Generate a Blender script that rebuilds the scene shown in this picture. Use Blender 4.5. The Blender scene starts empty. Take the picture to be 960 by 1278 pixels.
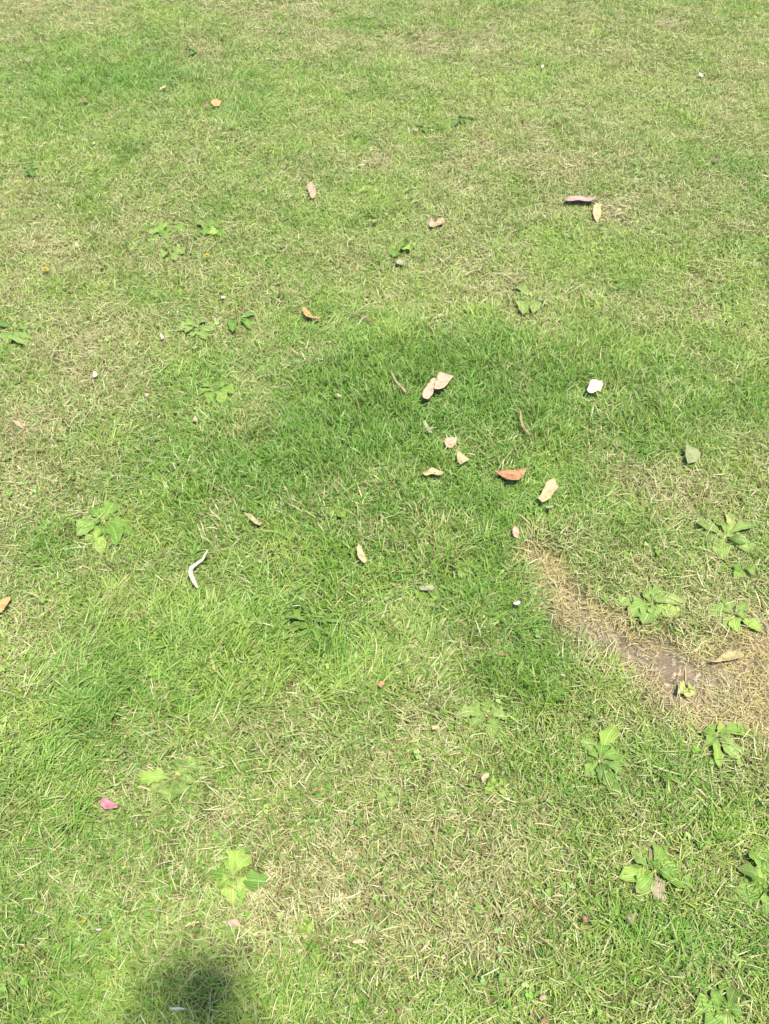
import bpy, bmesh, math, random
import numpy as np
from mathutils import Vector, Matrix, geometry as mgeo

R = math.radians
scene = bpy.context.scene
COL = scene.collection
random.seed(7)
rng = np.random.default_rng(11)

# ------------------------------------------------------------------ camera
CAM_H = 1.5
PITCH = 48.0                       # degrees below the horizon
VFOV = 60.0
cam_d = bpy.data.cameras.new('camera')
cam = bpy.data.objects.new('camera', cam_d)
COL.objects.link(cam)
cam.location = (0, 0, CAM_H)
cam.rotation_euler = (R(90 - PITCH), 0, 0)
cam_d.sensor_fit = 'VERTICAL'
cam_d.angle = R(VFOV)
cam_d.sensor_height = 24.0
cam_d.lens = 12.0 / math.tan(R(VFOV / 2))
cam_d.clip_start = 0.02
cam_d.clip_end = 1000
scene.camera = cam

PW, PH = 960.0, 1278.0
FPX = (PH / 2) / math.tan(R(VFOV / 2))
CF = np.array([0, math.cos(R(PITCH)), -math.sin(R(PITCH))])
CU = np.array([0, math.sin(R(PITCH)), math.cos(R(PITCH))])


def ray(px, py):
    u = (px - PW / 2) / FPX
    v = (py - PH / 2) / FPX
    return np.array([u, 0, 0]) + CF - v * CU


# ------------------------------------------------------------------ sky, sun, exposure
SUN_DIR = ray(228, 1198)           # direction the light travels: the phone's shadow lands here
SUN_DIR = SUN_DIR / np.linalg.norm(SUN_DIR)
SUN_EL = math.asin(-SUN_DIR[2])
SUN_AZ = math.atan2(-SUN_DIR[0], -SUN_DIR[1])
world = bpy.data.worlds.new('World')
scene.world = world
world.use_nodes = True
wn = world.node_tree
wn.nodes.clear()
sky = wn.nodes.new('ShaderNodeTexSky')
sky.sky_type = 'NISHITA'
sky.sun_disc = False
sky.sun_elevation = SUN_EL
sky.sun_rotation = SUN_AZ
bg = wn.nodes.new('ShaderNodeBackground')
bg.inputs['Strength'].default_value = 0.115
wo = wn.nodes.new('ShaderNodeOutputWorld')
wn.links.new(sky.outputs[0], bg.inputs[0])
wn.links.new(bg.outputs[0], wo.inputs[0])
sun_d = bpy.data.lights.new('sun', 'SUN')
sun_d.energy = 3.3
sun_d.angle = R(3.0)
sun_d.color = (1.0, 0.95, 0.81)
sun = bpy.data.objects.new('sun', sun_d)
COL.objects.link(sun)
sun.location = (0, -2, 8)
sun.rotation_euler = Vector(SUN_DIR).to_track_quat('-Z', 'Y').to_euler()
vs = scene.view_settings
vs.view_transform = 'Standard'
vs.look = 'None'
vs.exposure = 1.88
vs.gamma = 1.0
vs.use_curve_mapping = False
scene.cycles.max_bounces = 5
scene.cycles.diffuse_bounces = 3
scene.cycles.transmission_bounces = 3


# ------------------------------------------------------------------ noise and fields
def vnoise(x, y, seed=0):
    x = np.asarray(x, float); y = np.asarray(y, float)
    xi = np.floor(x).astype(np.int64); yi = np.floor(y).astype(np.int64)
    xf = x - xi; yf = y - yi
    xf = xf * xf * (3 - 2 * xf); yf = yf * yf * (3 - 2 * yf)

    def h(a, b):
        n = (a * 374761393 + b * 668265263 + seed * 1442695041) & 0x7fffffff
        n = ((n ^ (n >> 13)) * 1274126177) & 0x7fffffff
        return ((n ^ (n >> 16)) & 0xffff) / 65535.0
    a = h(xi, yi); b = h(xi + 1, yi); c = h(xi, yi + 1); d = h(xi + 1, yi + 1)
    return (a * (1 - xf) + b * xf) * (1 - yf) + (c * (1 - xf) + d * xf) * yf


def fbm(x, y, seed=0, oct=4):
    s = 0; amp = 0.5; tot = 0
    for k in range(oct):
        s = s + amp * vnoise(np.asarray(x) * 2 ** k + 17.3 * k, np.asarray(y) * 2 ** k - 9.1 * k, seed + k)
        tot += amp; amp *= 0.5
    return s / tot


def pix(px, py, z=0.0):
    """point where the photo pixel's ray meets the level z above datum"""
    d = ray(px, py)
    t = (z - CAM_H) / d[2]
    return np.array([d[0] * t, d[1] * t, z])


def blob(px, py, rx, ry):
    c = pix(px, py)
    ex = abs(pix(px + rx, py)[0] - c[0])
    ey = abs(pix(px, max(py - ry, -150))[1] - pix(px, py + ry)[1]) / 2
    return c[0], c[1], ex, ey


def gsum(x, y, lst, mode='sum'):
    o = np.zeros_like(np.asarray(x, float))
    for (px, py, rx, ry, a) in lst:
        cx, cy, ex, ey = blob(px, py, rx, ry)
        g = a * np.exp(-(((x - cx) / ex) ** 2 + ((y - cy) / ey) ** 2))
        o = o + g if mode == 'sum' else np.maximum(o, g)
    return o


LUSH = [(470, 510, 180, 115, .8), (380, 560, 140, 70, .5), (560, 440, 110, 50, .5), (720, 480, 110, 60, .65),
        (690, 400, 120, 40, .35), (560, 640, 120, 60, .6), (480, 700, 200, 60, .45), (300, 600, 100, 60, .5),
        (250, 820, 180, 80, .55), (120, 880, 130, 90, .5), (420, 790, 140, 70, .42), (150, 100, 120, 40, .45),
        (290, 130, 100, 40, .45), (700, 850, 90, 60, .55), (640, 780, 60, 60, .6), (850, 1000, 120, 70, .4),
        (840, 1180, 150, 60, .45), (60, 1000, 80, 60, .45), (60, 1200, 80, 50, .35), (800, 520, 140, 60, .45),
        (930, 480, 60, 60, .45), (500, 330, 80, 40, .2), (450, 100, 60, 30, .25), (260, 470, 60, 40, .3),
        (620, 500, 60, 50, .4), (850, 140, 50, 30, .3), (690, 90, 50, 30, .25), (640, 10, 60, 14, .3)]
DRY = [(190, 115, 220, 60, -.18), (640, 90, 100, 40, -.08), (350, 250, 140, 60, -.08), (100, 1150, 160, 90, .13), (30, 450, 60, 60, .12), (250, 1010, 80, 50, .12), (10, 610, 60, 70, .42), (60, 540, 80, 50, .2), (180, 290, 70, 40, .28), (60, 280, 80, 60, .16),
       (440, 1110, 170, 110, .22), (560, 1180, 120, 80, .17), (350, 930, 90, 40, .2), (360, 15, 90, 18, .36),
       (500, 55, 110, 20, .22), (470, 200, 20, 12, .5), (780, 270, 60, 20, .3), (840, 385, 50, 25, .35),
       (850, 610, 70, 25, .32), (740, 200, 120, 40, .2), (570, 200, 80, 40, .16), (130, 20, 50, 15, .3),
       (20, 20, 50, 30, .24), (290, 50, 70, 30, .16), (930, 780, 60, 30, .4), (690, 715, 35, 40, .45),
       (310, 1100, 60, 60, .18), (100, 440, 80, 50, .16), (0, 770, 40, 60, .18), (900, 1190, 60, 40, .12),
       (910, 130, 60, 60, .14), (640, 350, 60, 25, .15), (720, 15, 40, 12, .3), (250, 65, 18, 8, .35),
       (535, 60, 16, 8, .3), (450, 140, 16, 8, .3), (500, 830, 30, 16, .25), (540, 905, 22, 12, .4)]
DEEP = [(190, 110, 180, 50, .3), (60, 60, 80, 30, .15), (470, 590, 150, 60, .6), (420, 680, 200, 60, .35), (330, 500, 70, 50, .35), (480, 510, 140, 90, .9), (380, 580, 110, 50, .6), (560, 470, 80, 40, .7), (600, 530, 80, 45, .7), (730, 490, 90, 45, .55),
        (640, 780, 50, 60, .6), (700, 845, 70, 50, .4), (250, 690, 90, 40, .35), (180, 100, 90, 30, .6), (290, 130, 70, 25, .5),
        (420, 770, 50, 25, .5), (270, 545, 70, 35, .45), (160, 880, 150, 60, .3), (840, 480, 100, 45, .35), (850, 1180, 130, 60, .3),
        (500, 650, 150, 50, .4), (800, 660, 110, 40, .3), (450, 100, 50, 22, .3), (860, 140, 40, 22, .35), (690, 95, 40, 22, .3),
        (640, 5, 50, 12, .3), (100, 5, 30, 10, .3), (880, 225, 70, 25, .35), (240, 285, 60, 25, .4), (820, 960, 100, 50, .25)]
YELLOW = [(150, 1120, 200, 120, -.25), (650, 1150, 200, 100, -.12), (850, 620, 90, 40, .4), (700, 330, 200, 60, .35), (860, 420, 120, 60, .4), (560, 360, 120, 50, .3), (860, 600, 80, 40, .35),
          (250, 130, 150, 60, .3), (480, 590, 60, 30, .3), (660, 700, 60, 40, .3), (820, 880, 60, 40, .4),
          (130, 330, 150, 80, .2), (200, 640, 40, 40, .2), (520, 950, 60, 40, .3), (350, 280, 120, 60, .2),
          (700, 90, 250, 60, .2), (240, 1070, 60, 60, -.2), (440, 1150, 200, 100, -.15), (470, 520, 120, 60, -.25),
          (80, 480, 120, 60, .1), (150, 900, 160, 100, -.1), (900, 230, 80, 40, -.3), (640, 250, 60, 40, -.1)]
BARE_PX = [(664, 690), (690, 712), (722, 742), (760, 777), (800, 800), (850, 815), (895, 815), (930, 800), (965, 780),
           (1060, 770), (1110, 860), (1040, 945), (960, 925), (905, 912), (865, 902), (830, 880), (790, 850),
           (757, 825), (728, 797), (700, 765), (676, 725)]
SOILSPOT = [(750, 797, 34, 18, 1.), (800, 825, 46, 22, 1.), (852, 842, 40, 22, 1.), (705, 750, 14, 14, .8), (872, 892, 14, 9, .9),
            (730, 775, 18, 14, .8), (945, 795, 26, 16, .7), (820, 850, 22, 14, .7), (780, 805, 25, 14, .8)]
BARE = np.array([pix(a, b)[:2] for a, b in BARE_PX])


def poly_sd(x, y, P):
    """signed distance, positive inside"""
    x = np.asarray(x, float); y = np.asarray(y, float)
    d = np.full(x.shape, 1e9); ins = np.zeros(x.shape, bool)
    n = len(P)
    for i in range(n):
        ax, ay = P[i]; bx, by = P[(i + 1) % n]
        ex, ey = bx - ax, by - ay
        t = np.clip(((x - ax) * ex + (y - ay) * ey) / (ex * ex + ey * ey), 0, 1)
        d = np.minimum(d, np.hypot(x - ax - t * ex, y - ay - t * ey))
        c = ((ay > y) != (by > y)) & (x < (bx - ax) * (y - ay) / (by - ay + 1e-12) + ax)
        ins ^= c
    return np.where(ins, d, -d)


def height(x, y):
    x = np.asarray(x, float); y = np.asarray(y, float)
    far = np.clip((np.hypot(x, y) - 12) / 30, 0, 1)
    h = 0.020 * (vnoise(x * 1.3 + 3, y * 1.3, 3) - .5) + 0.010 * (vnoise(x * 4, y * 4 + 5, 5) - .5)
    h = h * (1 - far)
    near = (np.abs(x) < 4) & (y > -1) & (y < 6)
    b = np.zeros_like(h)
    if np.any(near):
        b = np.where(near, np.clip(poly_sd(x, y, BARE) / 0.06 + .3, 0, 1), 0)
    return h - 0.008 * b


def f_lush(x, y):
    return np.clip(gsum(x, y, LUSH, 'sum') * (0.10 + 1.65 * fbm(x * 7, y * 7, 21)) + 0.5 * (fbm(x * 2.2, y * 2.2, 31) - .5) + .55 * (fbm(x * 12, y * 12, 37, 3) - .5), 0, 1)


def f_dry(x, y):
    n = fbm(x * 3.0, y * 3.0, 41)
    n2 = fbm(x * 11, y * 11, 51, 3)
    far = np.clip((y - 1.6) / 2.6, 0, 1)
    return np.clip(0.265 + 0.08 * far + 0.6 * (n - .5) + 0.85 * (n2 - .5) + gsum(x, y, DRY) * (0.5 + n2) - 0.26 * f_lush(x, y), 0.02, .97)


def f_tone(x, y):
    t = 0.58 + gsum(x, y, YELLOW) + 0.7 * (fbm(x * 2.5, y * 2.5, 61) - .5) + .8 * (fbm(x * 9, y * 9, 71, 2) - .5) + .6 * (fbm(x * 21, y * 21, 73, 2) - .5)
    deep = np.clip(gsum(x, y, DEEP) * (2.2 * np.clip(fbm(x * 8, y * 8, 66, 4) - .08, 0, 1)), 0, 1)
    return np.clip(t * (1 - .72 * deep) - .16 * deep, 0, 1)


def f_bare(x, y):
    sd = poly_sd(x, y, BARE) + 0.05 * (fbm(x * 16, y * 16, 81, 3) - .5)
    return np.clip(sd / 0.05 + .35, 0, 1)


def ground_at(px, py, lift=0.0):
    p = pix(px, py, lift)
    for _ in range(3):
        z = float(height(p[0], p[1])) + lift
        p = pix(px, py, z)
    return Vector(p)


# ------------------------------------------------------------------ materials
def new_mat(name):
    m = bpy.data.materials.new(name)
    m.use_nodes = True
    nt = m.node_tree
    nt.nodes.clear()
    return m, nt


class NT:
    def __init__(s, nt): s.nt = nt

    def n(s, t, **k):
        o = s.nt.nodes.new(t)
        for a, b in k.items(): setattr(o, a, b)
        return o

    def l(s, a, b): s.nt.links.new(a, b)

    def put(s, sock, v):
        if hasattr(v, 'is_output') or isinstance(v, bpy.types.NodeSocket): s.l(v, sock)
        else: sock.default_value = v

    def math(s, op, a, b=0.0, clamp=False):
        o = s.n('ShaderNodeMath', operation=op, use_clamp=clamp)
        s.put(o.inputs[0], a); s.put(o.inputs[1], b)
        return o.outputs[0]

    def mix(s, f, a, b):
        o = s.n('ShaderNodeMix', data_type='RGBA')
        s.put(o.inputs[0], f)
        s.put(o.inputs[6], a if not isinstance(a, tuple) else (*a, 1))
        s.put(o.inputs[7], b if not isinstance(b, tuple) else (*b, 1))
        return o.outputs[2]

    def noise(s, scale, detail=3, vec=None, rough=.55):
        o = s.n('ShaderNodeTexNoise')
        o.inputs['Scale'].default_value = scale
        o.inputs['Detail'].default_value = detail
        o.inputs['Roughness'].default_value = rough
        if vec is not None: s.l(vec, o.inputs['Vector'])
        return o.outputs['Fac']

    def ramp(s, f, stops):
        o = s.n('ShaderNodeValToRGB')
        s.l(f, o.inputs[0])
        e = o.color_ramp.elements
        while len(e) < len(stops): e.new(0.5)
        for i, (p, c) in enumerate(stops):
            e[i].position = p
            e[i].color = (*c, 1) if len(c) == 3 else c
        return o.outputs[0]

    def attr(s, name, typ='GEOMETRY'):
        return s.n('ShaderNodeAttribute', attribute_type=typ, attribute_name=name)


GREEN_A = (0.054, 0.168, 0.011)
GREEN_B = (0.120, 0.240, 0.022)
GREEN_C = (0.255, 0.330, 0.062)


def grass_material():
    m, nt = new_mat('grass_blades')
    k = NT(nt)
    bc = k.attr('bc')
    sep = k.n('ShaderNodeSeparateColor'); k.l(bc.outputs['Color'], sep.inputs[0])
    r, t, th = sep.outputs[0], sep.outputs[1], sep.outputs[2]
    r2 = bc.outputs['Alpha']
    dry = k.attr('dry', 'INSTANCER').outputs['Fac']
    tone = k.attr('tone', 'INSTANCER').outputs['Fac']
    jit = k.attr('jit', 'INSTANCER').outputs['Fac']
    # green
    g = k.math('ADD', k.math('MULTIPLY', tone, .75), k.math('MULTIPLY', k.math('SUBTRACT', r2, .5), .8))
    g = k.math('ADD', g, k.math('MULTIPLY', k.math('SUBTRACT', jit, .5), .25), True)
    green = k.ramp(g, [(0, GREEN_A), (.5, GREEN_B), (1, GREEN_C)])
    # pale stalk towards the base, bleached cut tip
    tipf = k.math('MULTIPLY', k.math('SUBTRACT', t, .78, True), k.math('MULTIPLY', r, 3.0), True)
    green = k.mix(tipf, green, (0.33, 0.31, 0.12))
    green = k.mix(k.math('MULTIPLY', k.math('SUBTRACT', .3, t, True), 1.6, True), green, (0.24, 0.27, 0.12))
    # straw
    jr = k.math('FRACT', k.math('ADD', k.math('MULTIPLY', r2, 7.31), jit))
    straw = k.ramp(jr, [(0, (0.15, 0.115, 0.043)), (.25, (0.26, 0.232, 0.097)), (.7, (0.345, 0.330, 0.155)), (1, (0.41, 0.405, 0.230))])
    tan = k.attr('tan', 'INSTANCER').outputs['Fac']
    straw = k.mix(k.math('MULTIPLY', tan, k.math('MULTIPLY', jit, .7)), straw, (0.38, 0.275, 0.105))
    half = k.mix(k.math('MULTIPLY', jr, .28), green, straw)
    dv = k.math('SUBTRACT', dry, r)
    isd = k.math('ADD', k.math('MULTIPLY', dv, 6.0), .5, True)
    isd = k.math('MAXIMUM', isd, k.math('MULTIPLY', th, k.math('ADD', .35, k.math('MULTIPLY', dry, 1.6), True)))
    col = k.mix(isd, half, straw)
    p = k.n('ShaderNodeBsdfPrincipled')
    k.l(col, p.inputs['Base Color'])
    p.inputs['Roughness'].default_value = .46
    p.inputs['Specular IOR Level'].default_value = .26
    tr = k.n('ShaderNodeBsdfTranslucent')
    tc = k.mix(.5, col, (0.30, 0.42, 0.06))
    k.l(k.mix(isd, tc, col), tr.inputs['Color'])
    mx = k.n('ShaderNodeMixShader'); mx.inputs[0].default_value = .26
    k.l(p.outputs[0], mx.inputs[1]); k.l(tr.outputs[0], mx.inputs[2])
    o = k.n('ShaderNodeOutputMaterial'); k.l(mx.outputs[0], o.inputs[0])
    return m


def soil_material():
    m, nt = new_mat('lawn_soil')
    k = NT(nt)
    tc = k.n('ShaderNodeTexCoord').outputs['Object']
    bare = k.attr('bare').outputs['Fac']
    far = k.attr('far').outputs['Fac']
    n1 = k.noise(26, 5, tc, .65)
    n2 = k.noise(150, 4, tc, .7)
    n3 = k.noise(7, 3, tc)
    soil = k.ramp(n1, [(.3, (0.145, 0.112, 0.070)), (.55, (0.235, 0.184, 0.120)), (.75, (0.31, 0.250, 0.170))])
    soil = k.mix(k.math('MULTIPLY', n2, .5), soil, (0.185, 0.143, 0.093))
    sand = k.mix(n2, (0.20, 0.160, 0.100), (0.29, 0.235, 0.150))
    soil = k.mix(k.ramp(n3, [(.5, (0, 0, 0)), (.62, (1, 1, 1))]), soil, sand)
    thatch = k.ramp(n2, [(.3, (0.065, 0.060, 0.024)), (.6, (0.13, 0.120, 0.050)), (.8, (0.23, 0.20, 0.095))])
    c = k.mix(bare, thatch, soil)
    gf = k.noise(5, 6, tc, .7)
    lawn = k.ramp(gf, [(.3, (0.085, 0.14, 0.028)), (.55, (0.135, 0.185, 0.045)), (.75, (0.20, 0.20, 0.08))])
    c = k.mix(far, c, lawn)
    p = k.n('ShaderNodeBsdfPrincipled')
    k.l(c, p.inputs['Base Color'])
    p.inputs['Roughness'].default_value = .95
    p.inputs['Specular IOR Level'].default_value = .1
    b = k.n('ShaderNodeBump'); b.inputs['Strength'].default_value = 1.0; b.inputs['Distance'].default_value = .03
    k.l(k.math('ADD', n1, k.math('MULTIPLY', n2, .5)), b.inputs['Height'])
    k.l(b.outputs[0], p.inputs['Normal'])
    o = k.n('ShaderNodeOutputMaterial'); k.l(p.outputs[0], o.inputs[0])
    return m


def litter_material(name, a, b, rough=.6, spec=.3, trans=.12):
    """dry leaf, bark or petal: colour a, mottled with b; midrib and margin from the mesh's 'lc' attribute"""
    m, nt = new_mat(name)
    k = NT(nt)
    tc = k.n('ShaderNodeTexCoord').outputs['Object']
    lc = k.attr('lc')
    sep = k.n('ShaderNodeSeparateColor'); k.l(lc.outputs['Color'], sep.inputs[0])
    n1 = k.noise(110, 4, tc, .6)
    n2 = k.noise(420, 3, tc, .6)
    f = k.ramp(n1, [(.38, (0, 0, 0)), (.66, (1, 1, 1))])
    c = k.mix(k.math('MULTIPLY', f, .75), a, b)
    dark = tuple(x * .55 for x in b)
    mid = k.math('MULTIPLY', k.math('SUBTRACT', 1.0, k.math('MULTIPLY', sep.outputs[0], 14.0), True), .35)
    c = k.mix(mid, c, dark)
    edge = k.math('MULTIPLY', k.math('SUBTRACT', sep.outputs[1], .84, True), 1.4, True)
    c = k.mix(k.math('MULTIPLY', edge, n1), c, dark)
    c = k.mix(k.math('MULTIPLY', k.math('GREATER_THAN', n2, .66), .35), c, dark)
    st = k.ramp(k.noise(60, 4, tc, .7), [(.50, (0, 0, 0)), (.60, (1, 1, 1))])
    c = k.mix(k.math('MULTIPLY', st, .45), c, dark)
    vein = k.math('SINE', k.math('ADD', k.math('MULTIPLY', sep.outputs[2], 60.0), k.math('MULTIPLY', sep.outputs[0], -9.0)))
    c = k.mix(k.math('MULTIPLY', k.math('SUBTRACT', vein, .75, True), .8), c, dark)
    p = k.n('ShaderNodeBsdfPrincipled')
    k.l(c, p.inputs['Base Color'])
    p.inputs['Roughness'].default_value = rough
    p.inputs['Specular IOR Level'].default_value = spec
    bm = k.n('ShaderNodeBump'); bm.inputs['Strength'].default_value = .5; bm.inputs['Distance'].default_value = .002
    k.l(k.math('ADD', n1, n2), bm.inputs['Height']); k.l(bm.outputs[0], p.inputs['Normal'])
    tr = k.n('ShaderNodeBsdfTranslucent'); k.l(c, tr.inputs['Color'])
    mx = k.n('ShaderNodeMixShader'); mx.inputs[0].default_value = trans
    k.l(p.outputs[0], mx.inputs[1]); k.l(tr.outputs[0], mx.inputs[2])
    o = k.n('ShaderNodeOutputMaterial'); k.l(mx.outputs[0], o.inputs[0])
    return m


def weed_material(name, a, b, rough=.5):
    m, nt = new_mat(name)
    k = NT(nt)
    tc = k.n('ShaderNodeTexCoord').outputs['Object']
    lc = k.attr('lc')
    sep = k.n('ShaderNodeSeparateColor'); k.l(lc.outputs['Color'], sep.inputs[0])
    rnd = k.n('ShaderNodeObjectInfo').outputs['Random']
    n1 = k.noise(70, 4, tc, .6)
    f = k.math('ADD', k.math('MULTIPLY', k.math('SUBTRACT', n1, .5), 1.6), rnd, True)
    c = k.mix(f, a, b)
    pale = tuple(min(1, x * 1.35 + .05) for x in b)
    c = k.mix(k.math('MULTIPLY', k.math('SUBTRACT', 1.0, k.math('MULTIPLY', sep.outputs[0], 9.0), True), .7), c, pale)
    # parallel side veins
    w = k.math('SINE', k.math('MULTIPLY', sep.outputs[0], 21.0))
    c = k.mix(k.math('MULTIPLY', k.math('SUBTRACT', w, .7, True), .8), c, pale)
    # pale leaf stalk, browned tip
    c = k.mix(k.math('MULTIPLY', k.math('SUBTRACT', .26, sep.outputs[1], True), 3.5, True), c, (0.34, 0.38, 0.14))
    br = k.math('MULTIPLY', k.math('SUBTRACT', sep.outputs[1], .82, True), k.math('MULTIPLY', k.math('GREATER_THAN', rnd, .6), 3.5), True)
    c = k.mix(br, c, (0.28, 0.20, 0.09))
    sp = k.ramp(k.noise(210, 2, tc), [(.66, (0, 0, 0)), (.74, (1, 1, 1))])
    c = k.mix(k.math('MULTIPLY', sp, .35), c, (0.30, 0.28, 0.14))
    p = k.n('ShaderNodeBsdfPrincipled')
    k.l(c, p.inputs['Base Color'])
    p.inputs['Roughness'].default_value = rough
    p.inputs['Specular IOR Level'].default_value = .3
    bm = k.n('ShaderNodeBump'); bm.inputs['Strength'].default_value = .6; bm.inputs['Distance'].default_value = .003
    k.l(k.math('ADD', n1, k.math('MULTIPLY', w, .25)), bm.inputs['Height']); k.l(bm.outputs[0], p.inputs['Normal'])
    tr = k.n('ShaderNodeBsdfTranslucent'); k.l(k.mix(.4, c, (0.30, 0.42, 0.06)), tr.inputs['Color'])
    mx = k.n('ShaderNodeMixShader'); mx.inputs[0].default_value = .25
    k.l(p.outputs[0], mx.inputs[1]); k.l(tr.outputs[0], mx.inputs[2])
    o = k.n('ShaderNodeOutputMaterial'); k.l(mx.outputs[0], o.inputs[0])
    return m


def plain_material(name, a, b, rough=.7, scale=60, spec=.3):
    m, nt = new_mat(name)
    k = NT(nt)
    tc = k.n('ShaderNodeTexCoord').outputs['Object']
    p = k.n('ShaderNodeBsdfPrincipled')
    k.l(k.mix(k.noise(scale, 4, tc), a, b), p.inputs['Base Color'])
    p.inputs['Roughness'].default_value = rough
    p.inputs['Specular IOR Level'].default_value = spec
    o = k.n('ShaderNodeOutputMaterial'); k.l(p.outputs[0], o.inputs[0])
    return m


M_GRASS = grass_material()
M_SOIL = soil_material()
LIT = {
    'pink': litter_material('pinkish_bark', (0.33, 0.22, 0.185), (0.26, 0.165, 0.135)),
    'peach': litter_material('peach_leaf', (0.37, 0.27, 0.145), (0.31, 0.215, 0.11)),
    'rose': litter_material('rosy_tan_leaf', (0.36, 0.245, 0.165), (0.28, 0.18, 0.115)),
    'orange': litter_material('orange_brown_leaf', (0.33, 0.165, 0.075), (0.25, 0.115, 0.048)),
    'amber': litter_material('amber_leaf', (0.37, 0.22, 0.08), (0.27, 0.15, 0.052)),
    'cream': litter_material('cream_leaf', (0.33, 0.265, 0.14), (0.26, 0.195, 0.1)),
    'white': litter_material('white_bark', (0.38, 0.35, 0.275), (0.31, 0.27, 0.2)),
    'beige': litter_material('beige_leaf', (0.29, 0.21, 0.135), (0.22, 0.155, 0.095)),
    'olive': litter_material('olive_tan_leaf', (0.29, 0.235, 0.105), (0.22, 0.17, 0.072)),
    'sage': litter_material('sage_leaf', (0.17, 0.185, 0.075), (0.13, 0.15, 0.055)),
    'brown': litter_material('brown_leaf', (0.18, 0.11, 0.065), (0.13, 0.078, 0.045)),
    'red': litter_material('reddish_leaf', (0.22, 0.105, 0.065), (0.17, 0.075, 0.045)),
    'magenta': litter_material('pink_petal', (0.38, 0.165, 0.19), (0.31, 0.115, 0.14), trans=.3),
    'yellow': litter_material('yellow_petal', (0.4, 0.31, 0.03), (0.32, 0.23, 0.02), trans=.3),
    'grey': litter_material('grey_dry_leaf', (0.22, 0.21, 0.125), (0.17, 0.16, 0.09)),
}
WM = {
    'mid': weed_material('weed_leaf_green', (0.085, 0.165, 0.02), (0.135, 0.215, 0.032)),
    'light': weed_material('weed_leaf_light_green', (0.165, 0.245, 0.036), (0.22, 0.295, 0.056)),
    'dark': weed_material('weed_leaf_dark_green', (0.065, 0.12, 0.018), (0.1, 0.16, 0.027)),
    'grey': weed_material('weed_leaf_grey_green', (0.125, 0.19, 0.036), (0.175, 0.235, 0.055)),
    'brown': weed_material('weed_leaf_browned', (0.19, 0.165, 0.085), (0.24, 0.2, 0.12)),
    'yellow': weed_material('weed_leaf_yellowed', (0.26, 0.29, 0.075), (0.32, 0.34, 0.11)),
}


def link(name, mesh, mat=None, parent=None):
    o = bpy.data.objects.new(name, mesh)
    COL.objects.link(o)
    if mat: mesh.materials.append(mat)
    if parent: o.parent = parent
    return o


def tag(o, label, cat, group=None):
    o['label'] = label; o['category'] = cat
    if group: o['group'] = group


def set_lc(me, arr):
    a = me.color_attributes.new('lc', 'FLOAT_COLOR', 'POINT')
    a.data.foreach_set('color', np.asarray(arr, np.float32).ravel())


# ------------------------------------------------------------------ ground sheet
def axis(lo, hi, step, far):
    a = list(np.arange(lo, hi + 1e-6, step))
    d = step
    x = a[-1]; out = []
    while x < far:
        d *= 1.6; x += d; out.append(x)
    d = step; x = a[0]; pre = []
    while x > -far:
        d *= 1.6; x -= d; pre.append(x)
    return np.array(pre[::-1] + a + out)


gx = axis(-2.2, 2.2, .02, 400); gy = axis(-.6, 5.4, .02, 400)
X, Y = np.meshgrid(gx, gy)
Z = height(X, Y)
bare = f_bare(X, Y)
Z = Z + bare * 0.006 * (fbm(X * 45, Y * 45, 91, 3) - .5)
nx, ny = len(gx), len(gy)
idx = np.arange(nx * ny).reshape(ny, nx)
quads = np.stack([idx[:-1, :-1], idx[:-1, 1:], idx[1:, 1:], idx[1:, :-1]], -1).reshape(-1, 4)
me = bpy.data.meshes.new('lawn_ground')
me.from_pydata(np.stack([X, Y, Z], -1).reshape(-1, 3).tolist(), [], quads.tolist())
for nm, arr in (('bare', bare), ('far', np.clip((np.maximum(np.abs(X) - 3.0, np.abs(Y - 3) - 5.0)) / 1.5, 0, 1))):
    a = me.attributes.new(nm, 'FLOAT', 'POINT'); a.data.foreach_set('value', arr.ravel().astype(np.float32))
me.polygons.foreach_set('use_smooth', [True] * len(me.polygons))
ground = link('ground', me, M_SOIL)
ground['kind'] = 'structure'
ground['label'] = 'soil of the lawn with a bare dry patch showing through'

# ------------------------------------------------------------------ what lies on the lawn (photo pixels -> ground)
FOOT = []          # (x, y, radius, strength): where grass is pressed or thinned


def polyzoom(pts, s, ox, oy):
    return [(a / s + ox, b / s + oy) for a, b in pts]


def z_cover(x, y):
    """height of the turf that carries a fallen leaf"""
    return 0.015 + 0.013 * float(f_lush(np.array([x]), np.array([y]))[0]) * (1 - float(f_bare(np.array([x]), np.array([y]))[0])) \
        - 0.009 * float(f_bare(np.array([x]), np.array([y]))[0])


def shade_smooth(me):
    me.polygons.foreach_set('use_smooth', [True] * len(me.polygons))


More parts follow.
